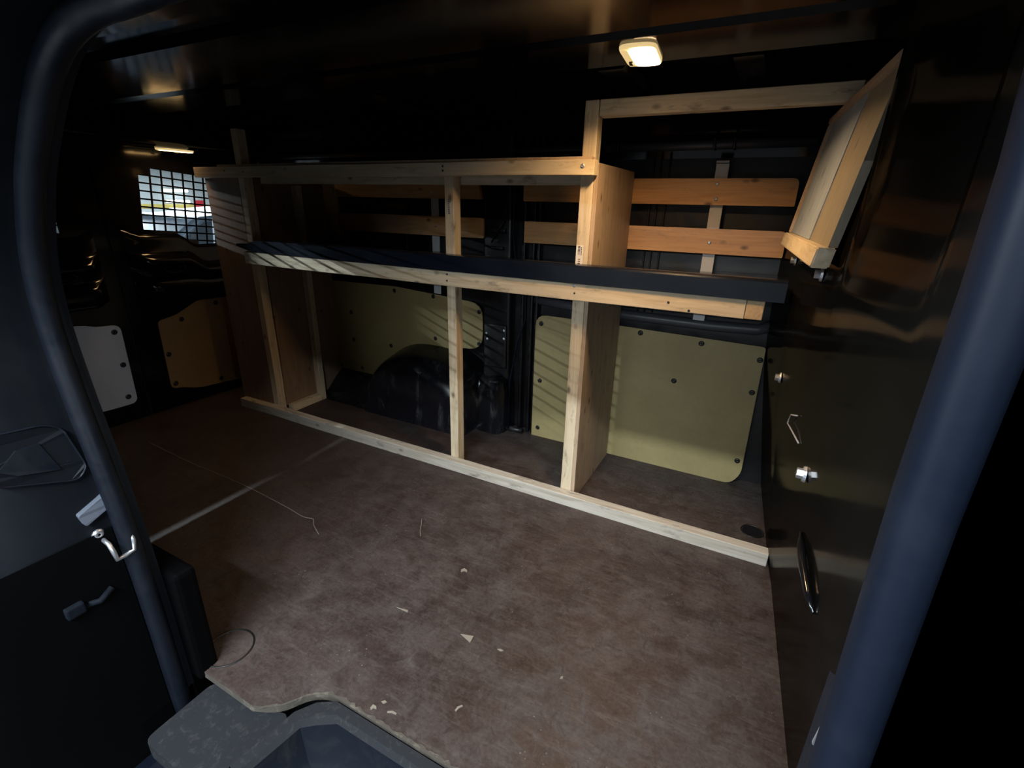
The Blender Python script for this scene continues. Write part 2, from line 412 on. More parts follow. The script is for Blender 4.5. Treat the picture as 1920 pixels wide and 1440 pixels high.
# round plug and recess in the floor
for (cx, cy, r, nm) in ((-0.972, 0.462, 0.052, 'plug_ring'), (0.105, 1.565, 0.034, 'cup_ring')):
    bm = tube_bm([(cx + r * math.cos(t * math.pi / 16), cy + r * math.sin(t * math.pi / 16), 0.0006) for t in range(32)], 0.0022, 6, True)
    done(bm, nm, M['screw_dark'], fo, True)
bm = bmesh.new(); bmesh.ops.create_circle(bm, cap_ends=True, segments=24, radius=0.031, matrix=Matrix.Translation((0.105, 1.565, 0.0008)))
done(bm, 'cup_recess', M['plastic'], fo)

# bulkhead (right in the picture)
GZ = [-0.05, 0.0, 0.15, 0.3, 0.44, 0.58, 0.75, 0.9, 1.05, 1.2, 1.4]
GV = [-0.008, 0.0, 0.026, 0.05, 0.072, 0.087, 0.094, 0.092, 0.073, 0.05, 0.03]
def bulk_x(y, z):
    g = interp(z, GZ, GV)
    if z > 0.75: w_ = smooth01((0.95 - y) / 0.07); g = g * (1 - w_) + 0.094 * w_
    x = 0.258 - 0.072 * y - g
    # stamped window field with rounded lower corner
    a = smooth01((y - 0.53) / 0.025) * smooth01((0.885 - y) / 0.025) * smooth01((z - 0.952) / 0.025) * smooth01((1.24 - z) / 0.03)
    x += 0.014 * a
    # shallow diagonal crease
    d = (z - 0.80) + 0.30 * (1.40 - y)
    if 0.55 < y < 1.42 and z < 0.82: x += 0.003 * smooth01((-d) / 0.05) * smooth01((1.42 - y) / 0.1) * smooth01((y - 0.5) / 0.2)
    return x
NY, NZ = 90, 110; Y0, Y1, Z0, Z1 = 0.47, 1.93, -0.05, 1.40
bm = bmesh.new(); gf = []; gb = []
for j in range(NZ + 1):
    z = Z0 + (Z1 - Z0) * j / NZ; rf = []; rb = []
    for i in range(NY + 1):
        y = Y0 + (Y1 - Y0) * i / NY
        # smooth the profile with a 5 point average
        x = sum(bulk_x(y, z + k * 0.03) for k in (-2, -1, 0, 1, 2)) / 5
        rf.append(bm.verts.new((x, y, z)))
    gf.append(rf)
for j in range(NZ):
    for i in range(NY): bm.faces.new((gf[j][i], gf[j][i + 1], gf[j + 1][i + 1], gf[j + 1][i]))
back = [bm.verts.new(c) for c in ((0.34, Y0, Z0), (0.34, Y1, Z0), (0.34, Y1, Z1), (0.34, Y0, Z1))]
bm.faces.new(back)
bm.faces.new([gf[0][i] for i in range(NY + 1)] + [back[1], back[0]])
bm.faces.new([gf[NZ][i] for i in range(NY + 1)] + [back[2], back[3]])
bm.faces.new([gf[j][0] for j in range(NZ + 1)] + [back[3], back[0]])
bm.faces.new([gf[j][NY] for j in range(NZ + 1)] + [back[2], back[1]])
wr = struct(done(bm, 'wall_right', M['bulkhead'], None, True, ang=0.9), 'glossy black steel bulkhead behind the cab', 'wall')
def hexbolt_mesh():
    bm = bmesh.new()
    bmesh.ops.create_cone(bm, cap_ends=True, segments=16, radius1=0.0135, radius2=0.0125, depth=0.004, matrix=Matrix.Translation((0, 0, 0.002)))
    bmesh.ops.create_cone(bm, cap_ends=True, segments=6, radius1=0.009, radius2=0.0085, depth=0.010, matrix=Matrix.Translation((0, 0, 0.008)))
    bmesh.ops.transform(bm, matrix=Matrix.Rotation(-math.pi / 2, 4, 'Y'), verts=bm.verts)
    me = bpy.data.meshes.new('bolt'); bm.to_mesh(me); bm.free(); me.materials.append(M['zinc']); return me
HB = hexbolt_mesh()
for (y, z) in ((0.832, 0.600), (1.348, 0.602), (1.075, 0.891), (1.497, 0.879)):
    o = bpy.data.objects.new('bolt', HB); COL.objects.link(o); o.parent = wr; o.location = (sum(bulk_x(y, z + k * 0.03) for k in (-2, -1, 0, 1, 2)) / 5 - 0.001, y, z)
    o['label'] = 'zinc flange bolt head'
# slotted grab in the bulkhead
pts = [(bulk_x(0.80, 0.512) - 0.002, 0.80, 0.512), (bulk_x(0.76, 0.51) - 0.006, 0.765, 0.511), (bulk_x(0.72, 0.505) - 0.007, 0.72, 0.506), (bulk_x(0.67, 0.50) - 0.006, 0.67, 0.50), (bulk_x(0.64, 0.497) - 0.002, 0.635, 0.497)]
h = done(tube_bm(pts, [0.002, 0.0055, 0.0065, 0.0055, 0.002], 10), 'grab_handle', M['gloss_black'], wr, True); h['label'] = 'glossy black grab moulding'
o = done(tube_bm([(bulk_x(.991, .639) - .004, .991, .639), (bulk_x(1.05, .62) - .006, 1.05, .617), (bulk_x(1.086, .583) - .005, 1.086, .585), (bulk_x(1.02, .6) - .005, 1.02, .597), (bulk_x(.94, .612) - .002, .94, .606)], 0.0016, 6), 'wire', M['thread'], wr, True)
o['label'] = 'thin pale wire end'

# far side wall
wl = struct(box('wall_back', -2.62, 0.34, 1.90, 1.95, -0.05, 1.42, M['paint_far']), 'black painted steel side wall of the cargo bay', 'wall')
def wpart(name, *a, mat='paint_far', bev=0.006): return box(name, *a, M[mat], wl, bev, True)
# waist rib and upper rail
bm = tube_bm([(-0.86, 1.885, 0.62), (-0.70, 1.875, 0.612), (-0.45, 1.868, 0.604), (-0.15, 1.868, 0.602), (0.0, 1.872, 0.606), (0.055, 1.885, 0.625)], 0.020, 12)
o = done(bm, 'waist_rib', M['rail_lit'], wl, True)
o = done(tube_bm([(-0.60, 1.872, 1.197), (-0.3, 1.868, 1.197), (0.06, 1.868, 1.199)], 0.015, 12), 'roof_rail', M['rail_lit'], wl, True)
wpart('roof_rail', -2.45, -0.66, 1.85, 1.90, 1.185, 1.212, bev=0.008)
for x in (-0.55, -0.23, -0.17): wpart('rail_clip', x - 0.004, x + 0.004, 1.842, 1.90, 1.182, 1.216, mat='paint_far', bev=0.002)
# stamped uprights seen between the slats
for x in (-0.43, -0.405, -0.375, -0.60, -1.55, -1.80): wpart('rib', x, x + 0.006, 1.888, 1.902, 0.62, 1.18, bev=0.002)
# centre pillar between the two bays
wpart('pillar', -1.10, -0.965, 1.845, 1.905, 0.24, 1.36, bev=0.012)
wpart('pillar_plate', -1.088, -0.975, 1.832, 1.85, 0.30, 0.50, mat='plastic', bev=0.006)
for (x, z) in ((-1.075, 0.455), (-1.07, 0.43), (-0.985, 0.478), (-0.985, 0.44)): screw(wl, (x, 1.832, z), '-y', 0.006, M['zinc'])
bm = tube_bm([(-0.942, 1.83, 1.30), (-0.942, 1.82, 1.065), (-0.944, 1.82, 0.885), (-0.93, 1.82, 0.79), (-0.883, 1.82, 0.70), (-0.877, 1.82, 0.542), (-0.912, 1.82, 0.443), (-0.945, 1.82, 0.25), (-0.948, 1.82, 0.02)], 0.0045, 8)
o = done(bm, 'pillar_flange', M['paint_blue'], wl, True); o['label'] = 'wavy rim of the pillar'
for x in (-0.915, -0.872, -0.848): wpart('pillar_rib', x - 0.008, x + 0.006, 1.862, 1.905, 0.0, 1.36, bev=0.004)
wpart('pillar_bracket', -1.06, -0.985, 1.825, 1.85, 0.888, 0.905, mat='plastic', bev=0.004)
wpart('pillar_bracket', -1.05, -0.995, 1.825, 1.85, 0.822, 0.832, mat='plastic', bev=0.003)
o = done(tube_bm([(-1.05, 1.83, 0.85), (-1.01, 1.815, 0.9), (-0.985, 1.82, 0.94)], 0.004, 6), 'cable_clip', M['plastic'], wl, True)
# plastic cover at the foot of the pillar
bm = bmesh.new()
sec = [(-1.135, 1.90), (-1.115, 1.80), (-1.085, 1.765), (-0.985, 1.765), (-0.963, 1.79), (-0.955, 1.90)]
rings = []
for (z, s) in ((-0.01, 1.0), (0.20, 0.96), (0.245, 0.88), (0.262, 0.70)):
    rings.append([bm.verts.new(((x + 1.045) * s - 1.045 , 1.90 + (y - 1.90) * s, z)) for x, y in sec])
for A, B in zip(rings, rings[1:]):
    for k in range(len(sec) - 1): bm.faces.new((A[k], A[k + 1], B[k + 1], B[k]))
bm.faces.new(rings[-1])
bmesh.ops.bevel(bm, geom=[e for e in bm.edges if not e.is_boundary], offset=0.008, segments=2, affect='EDGES')
o = done(bm, 'pillar_cover', M['arch'], wl, True, ang=0.6); o['label'] = 'black plastic cover at the foot of the pillar'
o = done(tube_bm([(-0.985, 1.835, 0.012), (-0.93, 1.83, 0.016), (-0.88, 1.83, 0.018)], 0.012, 8), 'cable_sleeve', M['plastic'], wl, True)

# wheel arch moulding
def arch_h(x, t):
    hw = 0.315 + 0.075 * t; q = (x + 1.40 - 0.03 * t) / hw
    hump = 0.0
    if abs(q) < 1: hump = (0.300 + 0.058 * t) * (1 - abs(q) ** 2.5) ** 0.60
    return hump
bm = bmesh.new(); NX = 84; NT = 22; grid = []
for i in range(NX + 1):
    x = -2.015 + 0.95 * i / NX; row = []
    yf = 1.665
    for k in range(NT + 1):
        t = k / NT
        ys = yf + (1.895 - yf) * t; zs = 0.135 * smooth01(t * 1.05) ** 0.9 * smooth01((-1.42 - x) / 0.25) - 0.004          # low sloping skirt
        # round hump: upright face, eased shoulder, top rising gently to the wall
        if t < 0.5: yr = yf + 0.004 * t; f = t / 0.5 * 0.86
        else:
            a_ = (t - 0.5) / 0.5
            yr = yf + 0.002 + 0.228 * a_ ** 1.25; f = 0.86 + 0.14 * math.sin(min(1, a_ * 2.6) * math.pi / 2)
        h = arch_h(x, max(0, (t - 0.5) * 2)); zr = h * f; w = smooth01((h - 0.06) / 0.12)
        y = ys * (1 - w) + yr * w; z = max(zs * (1 - w) + zr * w, zs * 0.9 if w < 1 else 0)
        row.append(bm.verts.new((x, y, max(-0.002, z))))
    grid.append(row)
for i in range(NX):
    for k in range(NT): bm.faces.new((grid[i][k], grid[i + 1][k], grid[i + 1][k + 1], grid[i][k + 1]))
o = done(bm, 'wheel_arch', M['arch'], wl, True); o['label'] = 'scuffed black plastic wheel arch cover'

# ochre lining panels
def lining(pts, r, y, mat, screws, label, parent=wl):
    bm = plate_bm([tuple(p) for p in round_poly(pts, r)], XZ(y), 0.0, 0.005)
    o = done(bm, 'lining_panel', M[mat], parent); o['label'] = label
    for (x, z) in screws: screw(o, (x, y, z), '-y', 0.0105, M['screw_dark'], 'screw', 0.3)
    return o
lining([(-0.842, 0.0), (-0.842, 0.565), (-0.495, 0.563), (0.039, 0.553), (0.043, 0.05), (0.012, 0.0)], [0, 0.05, 0, 0.012, 0.04, 0.03], 1.85, 'panel',
       [(-0.397, .545), (-.172, .536), (.028, .505), (.024, .382), (.022, .103), (-.249, .376), (-.816, .528), (-.812, .272), (-.812, .043)], 'ochre hardboard lining beside the bulkhead')
lining([(-2.04, 0.12), (-2.04, 0.605), (-1.60, 0.612), (-1.105, 0.58), (-1.105, 0.368), (-1.27, 0.355), (-1.42, 0.30), (-1.65, 0.25), (-1.78, 0.12)], [0, 0, 0, 0.07, 0.07, 0, 0, 0, 0], 1.85, 'panel',
       [(-1.608, .591), (-1.375, .586), (-1.124, .542), (-1.125, .394), (-1.371, .383), (-1.653, .305), (-1.91, .30), (-1.911, .448), (-1.867, .148), (-2.02, .143)], 'ochre hardboard lining above the wheel arch')
# aluminium straps and wooden slats on the wall
def strap(x, z0, z1):
    bm = box_bm(x - 0.020, x + 0.020, 1.857, 1.860, z0, z1, 0.0008, 1)
    box_bm(x - 0.020, x + 0.020, 1.845, 1.860, z1 - 0.002, z1 + 0.002, 0.0008, 1, bm)
    box_bm(x - 0.020, x + 0.020, 1.845, 1.848, z1 - 0.004, z1 + 0.008, 0.0008, 1, bm)
    o = done(bm, 'strap', M['alu'], wl); o['label'] = 'bare aluminium strap'
    return o
strap(-0.196, 0.60, 1.14); strap(-1.355, 0.60, 1.11)
def slat(x0, x1, z0, z1, cut0, cut1, screws):
    pts = [(x0 + cut0[0], z0), (x1 - cut1[0], z0), (x1 - cut1[1], z1), (x0 + cut0[1], z1)]
    bm = plate_bm([tuple(p) for p in round_poly(pts, [0.004, 0.004, 0.018, 0.004])], XZ(1.838), 0.0, 0.018)
    o = done(bm, 'slat', M['slat_x'], wl); o['label'] = 'orange brown wooden slat'
    for (x, z) in screws: screw(o, (x, 1.838, z), '-y', 0.0065, M['zinc'], 'screw', 0.6)
slat(-0.911, 0.034, 1.012, 1.094, (0, 0), (0, 0), [(-.202, 1.077), (-.199, 1.031)])
slat(-0.903, 0.030, 0.855, 0.937, (0, 0), (0, 0), [(-.198, .892)])
slat(-1.93, -1.103, 1.016, 1.098, (0, 0), (0, 0.022), [(-1.357, 1.038)])
slat(-1.93, -1.094, 0.862, 0.943, (0, 0), (0, 0), [(-1.34, .904)])
# loose cable in the dark corner behind the end box
o = done(tube_bm([(-1.97, 1.86, 1.06), (-1.95, 1.85, 0.98), (-1.935, 1.85, 0.90), (-1.90, 1.85, 0.80)], 0.004, 6), 'cable', M['alu'], wl, True)
o = done(tube_bm([(-1.78, 1.86, 1.05), (-1.76, 1.86, 0.95), (-1.88, 1.86, 0.82)], 0.006, 6), 'cable', M['plastic'], wl, True)

# ceiling: stamped roof panel
prof = [(0.30, 1.42), (0.30, 1.20), (0.36, 1.205), (0.40, 1.235), (0.46, 1.275), (0.60, 1.302), (0.655, 1.305), (0.668, 1.318), (0.735, 1.318), (0.748, 1.300), (1.02, 1.300), (1.032, 1.316), (1.062, 1.316),
        (1.075, 1.302), (1.255, 1.302), (1.268, 1.318), (1.55, 1.325), (1.75, 1.31), (1.84, 1.275), (1.885, 1.22), (1.90, 1.16), (1.96, 1.16), (1.96, 1.42)]
bm = bmesh.new(); xs = [-2.66 + i * (3.0 / 12) for i in range(13)]; rings = [[bm.verts.new((x, y, z)) for y, z in prof] for x in xs]
for A, B in zip(rings, rings[1:]):
    for k in range(len(prof)): bm.faces.new((A[k], A[(k + 1) % len(prof)], B[(k + 1) % len(prof)], B[k]))
bm.faces.new(rings[0]); bm.faces.new(rings[-1])
ce = struct(done(bm, 'ceiling', M['paint'], None, True, ang=0.7), 'black stamped steel roof of the van', 'ceiling')
for x in (-0.42, -0.12, -1.25, -1.95):
    bm = bmesh.new(); n = 14; rings = []
    for (dx, dz) in ((-0.045, 0.0), (-0.03, -0.014), (0.03, -0.014), (0.045, 0.0)):
        rings.append([bm.verts.new((x + dx, 1.29 + 0.45 * k / n, 1.318 + dz - 0.012 * (k / n) ** 2)) for k in range(n + 1)])
    for A, B in zip(rings, rings[1:]):
        for k in range(n): bm.faces.new((A[k], A[k + 1], B[k + 1], B[k]))
    o = done(bm, 'roof_bow', M['paint'], ce, True, ang=0.5)

# near side wall with the rear jamb of the sliding door opening
OPEN = [(0.35, 1.19), (0.0, 1.195), (-0.45, 1.197), (-0.642, 1.192), (-0.716, 1.189), (-0.787, 1.172), (-0.851, 1.136), (-0.919, 1.077), (-0.981, 1.009), (-1.042, 0.905), (-1.064, 0.80), (-1.053, 0.664),
        (-1.031, 0.529), (-1.010, 0.382), (-0.998, 0.185), (-0.992, -0.047), (-0.972, -0.243), (-0.965, -0.45)]
def catmull(P, n=6):
    out = []
    for i in range(len(P) - 1):
        p0, p1, p2, p3 = [Vector(P[max(0, min(len(P) - 1, i + k))]) for k in (-1, 0, 1, 2)]
        for j in range(n):
            t = j / n
            out.append(0.5 * ((2 * p1) + (-p0 + p2) * t + (2 * p0 - 5 * p1 + 4 * p2 - p3) * t * t + (-p0 + 3 * p1 - 3 * p2 + p3) * t ** 3))
    out.append(Vector(P[-1])); return out
OC = catmull(OPEN)
nor = []
for i in range(len(OC)):
    t = (OC[min(i + 1, len(OC) - 1)] - OC[max(i - 1, 0)]).normalized(); nor.append(Vector((t.y, -t.x)))   # points out of the opening
# make sure normals point away from the opening centre
nor = [(-n_ if n_.dot(p - Vector((-0.3, 0.5))) < 0 else n_) for n_, p in zip(nor, OC)]
def sweep(name, sec, mat, parent=None, i0=0, i1=None, ang=None, f=None):
    """sweep a section of (offset out of the opening, y) along the door opening"""
    bm = bmesh.new(); rings = []
    ii = range(i0, len(OC) if i1 is None else i1)
    for i in ii:
        ring = []
        for (o_, y) in sec:
            dy = f(OC[i]) if f else 0
            p = OC[i] + nor[i] * o_; ring.append(bm.verts.new((p.x, y + dy, p.y)))
        rings.append(ring)
    for A, B in zip(rings, rings[1:]):
        for k in range(len(sec) - 1): bm.faces.new((A[k], A[k + 1], B[k + 1], B[k]))
    return done(bm, name, M[mat], parent, True, ang=ang)
IS = next(i for i, p in enumerate(OC) if p.x < -0.60)
def jamb_in(p): return 0.0
jamb = sweep('trim_1', [(0.005, 0.385), (0.004, 0.372), (0.012, 0.362), (0.018, 0.345), (0.016, 0.330), (0.014, 0.275), (0.016, 0.225), (0.028, 0.195), (0.06, 0.175), (0.12, 0.165), (0.30, 0.150), (0.55, 0.16)], 'paint_jamb', ang=0.9)
struct(jamb, 'blue black painted rear jamb of the sliding door opening', 'door jamb')
seal = done(tube_bm([(p.x, 0.352, p.y) for p in OC], 0.0175, 14), 'door_seal', M['rubber'], None, True)
tag(seal, 'thick dark rubber seal curving round the door opening', 'door seal')
# inner side wall behind the opening edge
ib = sweep('wall_front', [(0.018, 0.372), (0.06, 0.395), (0.20, 0.428), (1.62, 0.425)], 'cover', ang=0.9, i0=IS)
o = box('kick_panel', -1.35, -0.962, 0.385, 0.430, -0.02, 0.27, M['cover'], ib, 0.01)
struct(ib, 'black inner side wall beside the sliding door', 'wall')
# fill outer skin above the window line so no light leaks in
o = box('outer_skin', -2.68, -1.20, 0.13, 0.17, -0.45, 1.42, M['paint_blue'], jamb, 0.01)
o = box('header_skin', -2.68, 0.40, 0.13, 0.17, 1.345, 1.44, M['paint_blue'], jamb, 0.02)
IL = next(i for i, p in enumerate(OC) if p.y < 0.425 and p.x < -0.9)
o = sweep('jamb_cover', [(0.014, 0.340), (0.006, 0.334), (0.006, 0.28), (0.008, 0.16), (0.014, 0.07), (0.03, 0.03), (0.10, 0.02), (0.55, 0.02)], 'cover', jamb, i0=IL, ang=0.9); o['label'] = 'matt black lower cover of the jamb'
# jamb hardware
jx = -1.018
def jy(z): return 0.0
pl = [(0.21, 0.57), (0.205, 0.635), (0.30, 0.628), (0.322, 0.612), (0.335, 0.535), (0.318, 0.515), (0.22, 0.55)]
def jamb_x(z):
    best = min(OC[IS:], key=lambda p: abs(p.y - z)); return best.x - 0.012
def jt(u, v, d): return Vector((jamb_x(v) + d, u, v))
o = done(plate_bm([tuple(p) for p in round_poly(pl, 0.02)], jt, -0.01, 0.0035), 'hinge_flap', M['paint_jamb'], jamb); o['label'] = 'rounded cover flap in the door jamb'
rim = [tuple(p) for p in round_poly(pl, 0.02)]
o = done(tube_bm([jt(u, v, 0.004) for u, v in rim], 0.0022, 6, True), 'flap_rim', M['rubber'], jamb, True)
o = done(plate_bm([(0.225, 0.575), (0.255, 0.60), (0.285, 0.60), (0.30, 0.545), (0.245, 0.56)], jt, 0.0, 0.006), 'flap_recess', M['rubber'], jamb)
o = done(plate_bm([tuple(p) for p in round_poly([(0.295, 0.455), (0.345, 0.475), (0.352, 0.452), (0.30, 0.432)], 0.004)], jt, -0.01, 0.010), 'jamb_step', M['step_grey'], jamb); o['label'] = 'pale step pressed into the jamb'
screw(jamb, (jamb_x(.405) + 0.002, 0.314, 0.405), '+x', 0.011, M['zinc'], 'striker_screw', 0.5)
sx = jamb_x(.36)
o = done(tube_bm([(sx, 0.317, 0.392), (sx + 0.020, 0.317, 0.388), (sx + 0.026, 0.318, 0.372), (sx + 0.026, 0.320, 0.354), (sx + 0.026, 0.334, 0.354), (sx + 0.026, 0.349, 0.357), (sx + 0.026, 0.352, 0.376), (sx + 0.020, 0.353, 0.394), (sx, 0.354, 0.398)], 0.0042, 8), 'striker_loop', M['zinc'], jamb, True); o['label'] = 'bright steel door striker loop'
o = done(plate_bm([tuple(p) for p in round_poly([(0.312, 0.335), (0.312, 0.40), (0.356, 0.405), (0.356, 0.34)], 0.006)], jt, 0.0, 0.004), 'striker_plate', M['plastic'], jamb)
o = done(box_bm(jamb_x(.295) - 0.01, jamb_x(.295) + 0.016, 0.230, 0.258, 0.280, 0.302, 0.003), 'buffer', M['tray'], jamb)
o = done(tube_bm([(jamb_x(.29), 0.258, 0.285), (jamb_x(.28) + 0.014, 0.28, 0.285), (jamb_x(.28) + 0.012, 0.303, 0.298)], 0.006, 8), 'roller_arm', M['tray'], jamb, True)
o = done(plate_bm([tuple(p) for p in round_poly([(0.285, -0.175), (0.335, -0.160), (0.337, -0.172), (0.29, -0.19)], 0.003)], jt, 0.0, 0.012), 'rail_end', M['zinc'], jamb); o['label'] = 'bright end of the door rail'

# front pillar of the opening (right in the picture)
sec = [(0.156, 0.52), (0.150, 0.515), (0.138, 0.49), (0.126, 0.455), (0.1195, 0.430), (0.117, 0.41), (0.1185, 0.397), (0.124, 0.388), (0.134, 0.384), (0.145, 0.385), (0.151, 0.391), (0.155, 0.405), (0.156, 0.43)]
def pil_dx(z): return -0.004 + interp(z, [-0.4, 0.2, 0.8, 1.0, 1.2, 1.42], [0.03, 0.015, 0.0, 0.0, -0.012, -0.045])
bm = bmesh.new(); zs = [-0.45 + i * (1.87 / 24) for i in range(25)]
rings = [[bm.verts.new((x + (pil_dx(z) if x < 0.3 else 0), y, z)) for x, y in sec] for z in zs]
for A, B in zip(rings, rings[1:]):
    for k in range(len(sec)): bm.faces.new((A[k], A[(k + 1) % len(sec)], B[(k + 1) % len(sec)], B[k]))
bm.faces.new(rings[0]); bm.faces.new(rings[-1])
pi_o = struct(done(bm, 'trim_2', M['paint_blue'], None, True, ang=0.9), 'rounded blue black front pillar of the door opening', 'door jamb')
o = box('pillar_back', 0.14, 0.90, 0.47, 0.53, -0.45, 1.42, M['rubber'], pi_o, 0.01)
o = box('front_wing', 0.30, 0.95, 0.17, 0.46, -0.45, 1.42, M['paint_blue'], pi_o, 0.03)
o = done(plate_bm([tuple(p) for p in round_poly([(0.142, 0.47), (0.146, 0.52), (0.150, 0.515), (0.148, 0.47)], 0.001)], lambda u, v, d: Vector((u - 0.012, 0.462 + d, v)), 0.0, 0.003), 'paint_chip', M['zinc'], pi_o)

# sill and step tray
sill = struct(box('trim_3', -1.10, 0.40, 0.16, 0.385, -0.50, -0.125, M['paint_blue'], None, 0.02), 'dark door sill below the step', 'sill')
tray = empty('step_tray', (-0.35, 0.40, -0.12), 'dark blue grey plastic step tray in the doorway', 'step tray')
def tray_loop(off, z):
    # outline of the tray just inside the floor cut-out
    pts = [(-0.735 + off, 0.30), (-0.715 + off * 1.0, 0.43 - off * 0.4), (-0.690 + off, 0.468 - off), (-0.655 + off, 0.490 - off), (0.20, 0.490 - off), (0.20, 0.30)]
    return [(x, y, z) for x, y in pts]
def tray_part(levels, name, mat, cap):
    bm = bmesh.new(); rings = [[bm.verts.new(p) for p in tray_loop(o_, z)] for o_, z in levels]
    for A, B in zip(rings, rings[1:]):
        for k in range(len(A) - 1): bm.faces.new((A[k], A[k + 1], B[k + 1], B[k]))
    if cap: bm.faces.new(rings[-1])
    bmesh.ops.bevel(bm, geom=[e for e in bm.edges if not e.is_boundary and e.calc_face_angle(0) > 0.3], offset=0.005, segments=2, affect='EDGES')
    return done(bm, name, M[mat], tray, True, ang=0.7)
tray_part(((-0.006, -0.020), (0.002, -0.003), (0.022, -0.005), (0.030, -0.018)), 'tray_rim', 'tray_dust', False)
tray_part(((0.030, -0.018), (0.050, -0.088), (0.062, -0.098)), 'tray_well', 'tray', True)
bm = plate_bm([tuple(p) for p in round_poly([(-0.940, 0.255), (-0.940, 0.40), (-0.79, 0.405), (-0.735, 0.43), (-0.715, 0.40), (-0.73, 0.255)], 0.02)], lambda u, v, d: Vector((u, v, d)), -0.022, -0.060)
o = done(bm, 'tray_flange', M['tray_dust'], tray); o['label'] = 'dusty flat flange of the tray'
box('tray_apron', -0.94, 0.25, 0.24, 0.33, -0.125, -0.092, M['tray'], tray, 0.008)

# ================================================================== REAR DOORS
XR = -2.54
ROT = 0.105
def rear_door(name, sgn, label):
    """sgn +1: the wing seen right of the middle; -1: its mirror image"""
    yc = 1.12
    def Yw(y): return y if sgn > 0 else 2 * yc - y
    def rz(y, z):
        a, b_ = y - 1.33, z - 0.98
        if sgn < 0: return (y, z)
        return (1.33 + a + 0.125 * b_, 0.98 + b_ - 0.089 * a)
    def to3(x0): return lambda u, v, d: Vector((x0 - d, Yw(u), v))
    P = 0.0475; Q = 0.0337; y0 = 1.282; zt = 1.118
    hole = [(y0, 0.85), (y0, zt - Q), (y0 + P, zt - Q), (y0 + P, zt), (y0 + 9 * P, zt), (y0 + 9 * P, 0.85 - 4 * Q), (y0 + 7 * P, 0.85 - 4 * Q), (y0 + 7 * P, 0.85 - 3 * Q), (y0 + 5 * P, 0.85 - 3 * Q), (y0 + 5 * P, 0.85 - 2 * Q), (y0 + 3 * P, 0.85 - 2 * Q), (y0 + 3 * P, 0.85)]
    # widths of the steps as the photograph shows them
    hole = [(y0, 0.85), (y0, zt - Q), (y0 + P, zt - Q), (y0 + P, zt), (y0 + 8 * P, zt), (y0 + 8 * P, 0.85 - 2 * Q), (y0 + 5 * P, 0.85 - 2 * Q), (y0 + 5 * P, 0.85 - Q), (y0 + 3 * P, 0.85 - Q), (y0 + 3 * P, 0.85)]
    hole = [rz(*p) for p in hole]
    outer = [(1.125, -0.08), (1.93, -0.08), (1.93, 1.20), (1.125, 1.20)]
    d = struct(done(plate_bm(outer, to3(XR), 0.0, 0.02, [hole]), name, M['paint']), label, 'door')
    # outer skin with the window opening lower than the inner one
    ho = [rz(*p) for p in ((y0 - 0.03, 0.70), (y0 - 0.03, 1.150), (y0 + 8.4 * P, 1.150), (y0 + 8.4 * P, 0.70))]
    o = done(plate_bm([(1.125, -0.3), (1.96, -0.3), (1.96, 1.25), (1.125, 1.25)], to3(XR - 0.12), 0.0, 0.015, [ho]), 'outer_skin', M['paint_blue'], d)
    # edge returns between the two skins
    done(plate_bm([(1.125, -0.08), (1.14, -0.08), (1.14, 1.20), (1.125, 1.20)], to3(XR), 0.02, 0.12), 'edge_return', M['paint'], d)
    g = done(plate_bm([rz(*p) for p in ((y0 - 0.05, 0.68), (y0 - 0.05, 1.165), (y0 + 8.6 * P, 1.165), (y0 + 8.6 * P, 0.68))], to3(XR - 0.112), 0.0, 0.004), 'pane', M['glass'], d)
    g['label'] = 'rear window pane'
    # security grille: one bar for each line
    for i in range(1, 8):
        y = y0 + i * P
        bm = plate_bm([rz(y - 0.0038, 0.75), rz(y + 0.0038, 0.75), rz(y + 0.0038, 1.13), rz(y - 0.0038, 1.13)], to3(XR - 0.002), 0.0, 0.003)
        done(bm, 'grille_bar', M['cover'], d)
    for k in range(0, 12):
        z = zt - k * Q
        bm = plate_bm([rz(y0 - 0.01, z - 0.0034), rz(y0 + 8 * P, z - 0.0034), rz(y0 + 8 * P, z + 0.0034), rz(y0 - 0.01, z + 0.0034)], to3(XR - 0.0025), 0.0, 0.003)
        done(bm, 'grille_bar', M['cover'], d)
    # pressed ledges under the window
    pr = [(0.0, 0.835), (0.018, 0.828), (0.022, 0.80), (0.022, 0.755), (0.045, 0.742), (0.066, 0.728), (0.074, 0.712), (0.066, 0.698), (0.030, 0.690), (0.018, 0.672), (0.018, 0.650), (0.045, 0.640), (0.066, 0.626), (0.075, 0.60), (0.070, 0.572), (0.045, 0.548), (0.0, 0.538)]
    bm = bmesh.new(); n = 26; rings = []
    for i in range(n + 1):
        u = 1.175 + 0.75 * i / n
        drop = -0.055 * smooth01((u - 1.40) / 0.09); s = smooth01((u - 1.17) / 0.06) * 0.9 + 0.1
        rings.append([bm.verts.new((XR + dx * s, Yw(u), z + (drop if z > 0.68 else drop * 0.25) + 0.03 * (1 - s) )) for dx, z in pr])
    for A, B in zip(rings, rings[1:]):
        for k in range(len(pr) - 1): bm.faces.new((A[k], A[k + 1], B[k + 1], B[k]))
    o = done(bm, 'door_ledge', M['paint'], d, True, ang=1.2); o['label'] = 'glossy pressed ledge under the window'
    # latch pocket between the ledges
    ring = [(XR + 0.055, Yw(1.335 + 0.048 * math.cos(t * math.pi / 12)), 0.682 + 0.020 * math.sin(t * math.pi / 12)) for t in range(24)]
    o = done(tube_bm(ring, 0.007, 8, True), 'latch_pocket', M['paint'], d, True)
    o = done(box_bm(XR + 0.01, XR + 0.045, *sorted((Yw(1.36), Yw(1.40))), 0.668, 0.700, 0.004), 'latch_tongue', M['tray'], d)
    return d, Yw
d1, Y1f = rear_door('door_1', 1, 'black rear barn door with a barred window')
d2, Y2f = rear_door('door_2', -1, 'black rear barn door half hidden by the door seal')
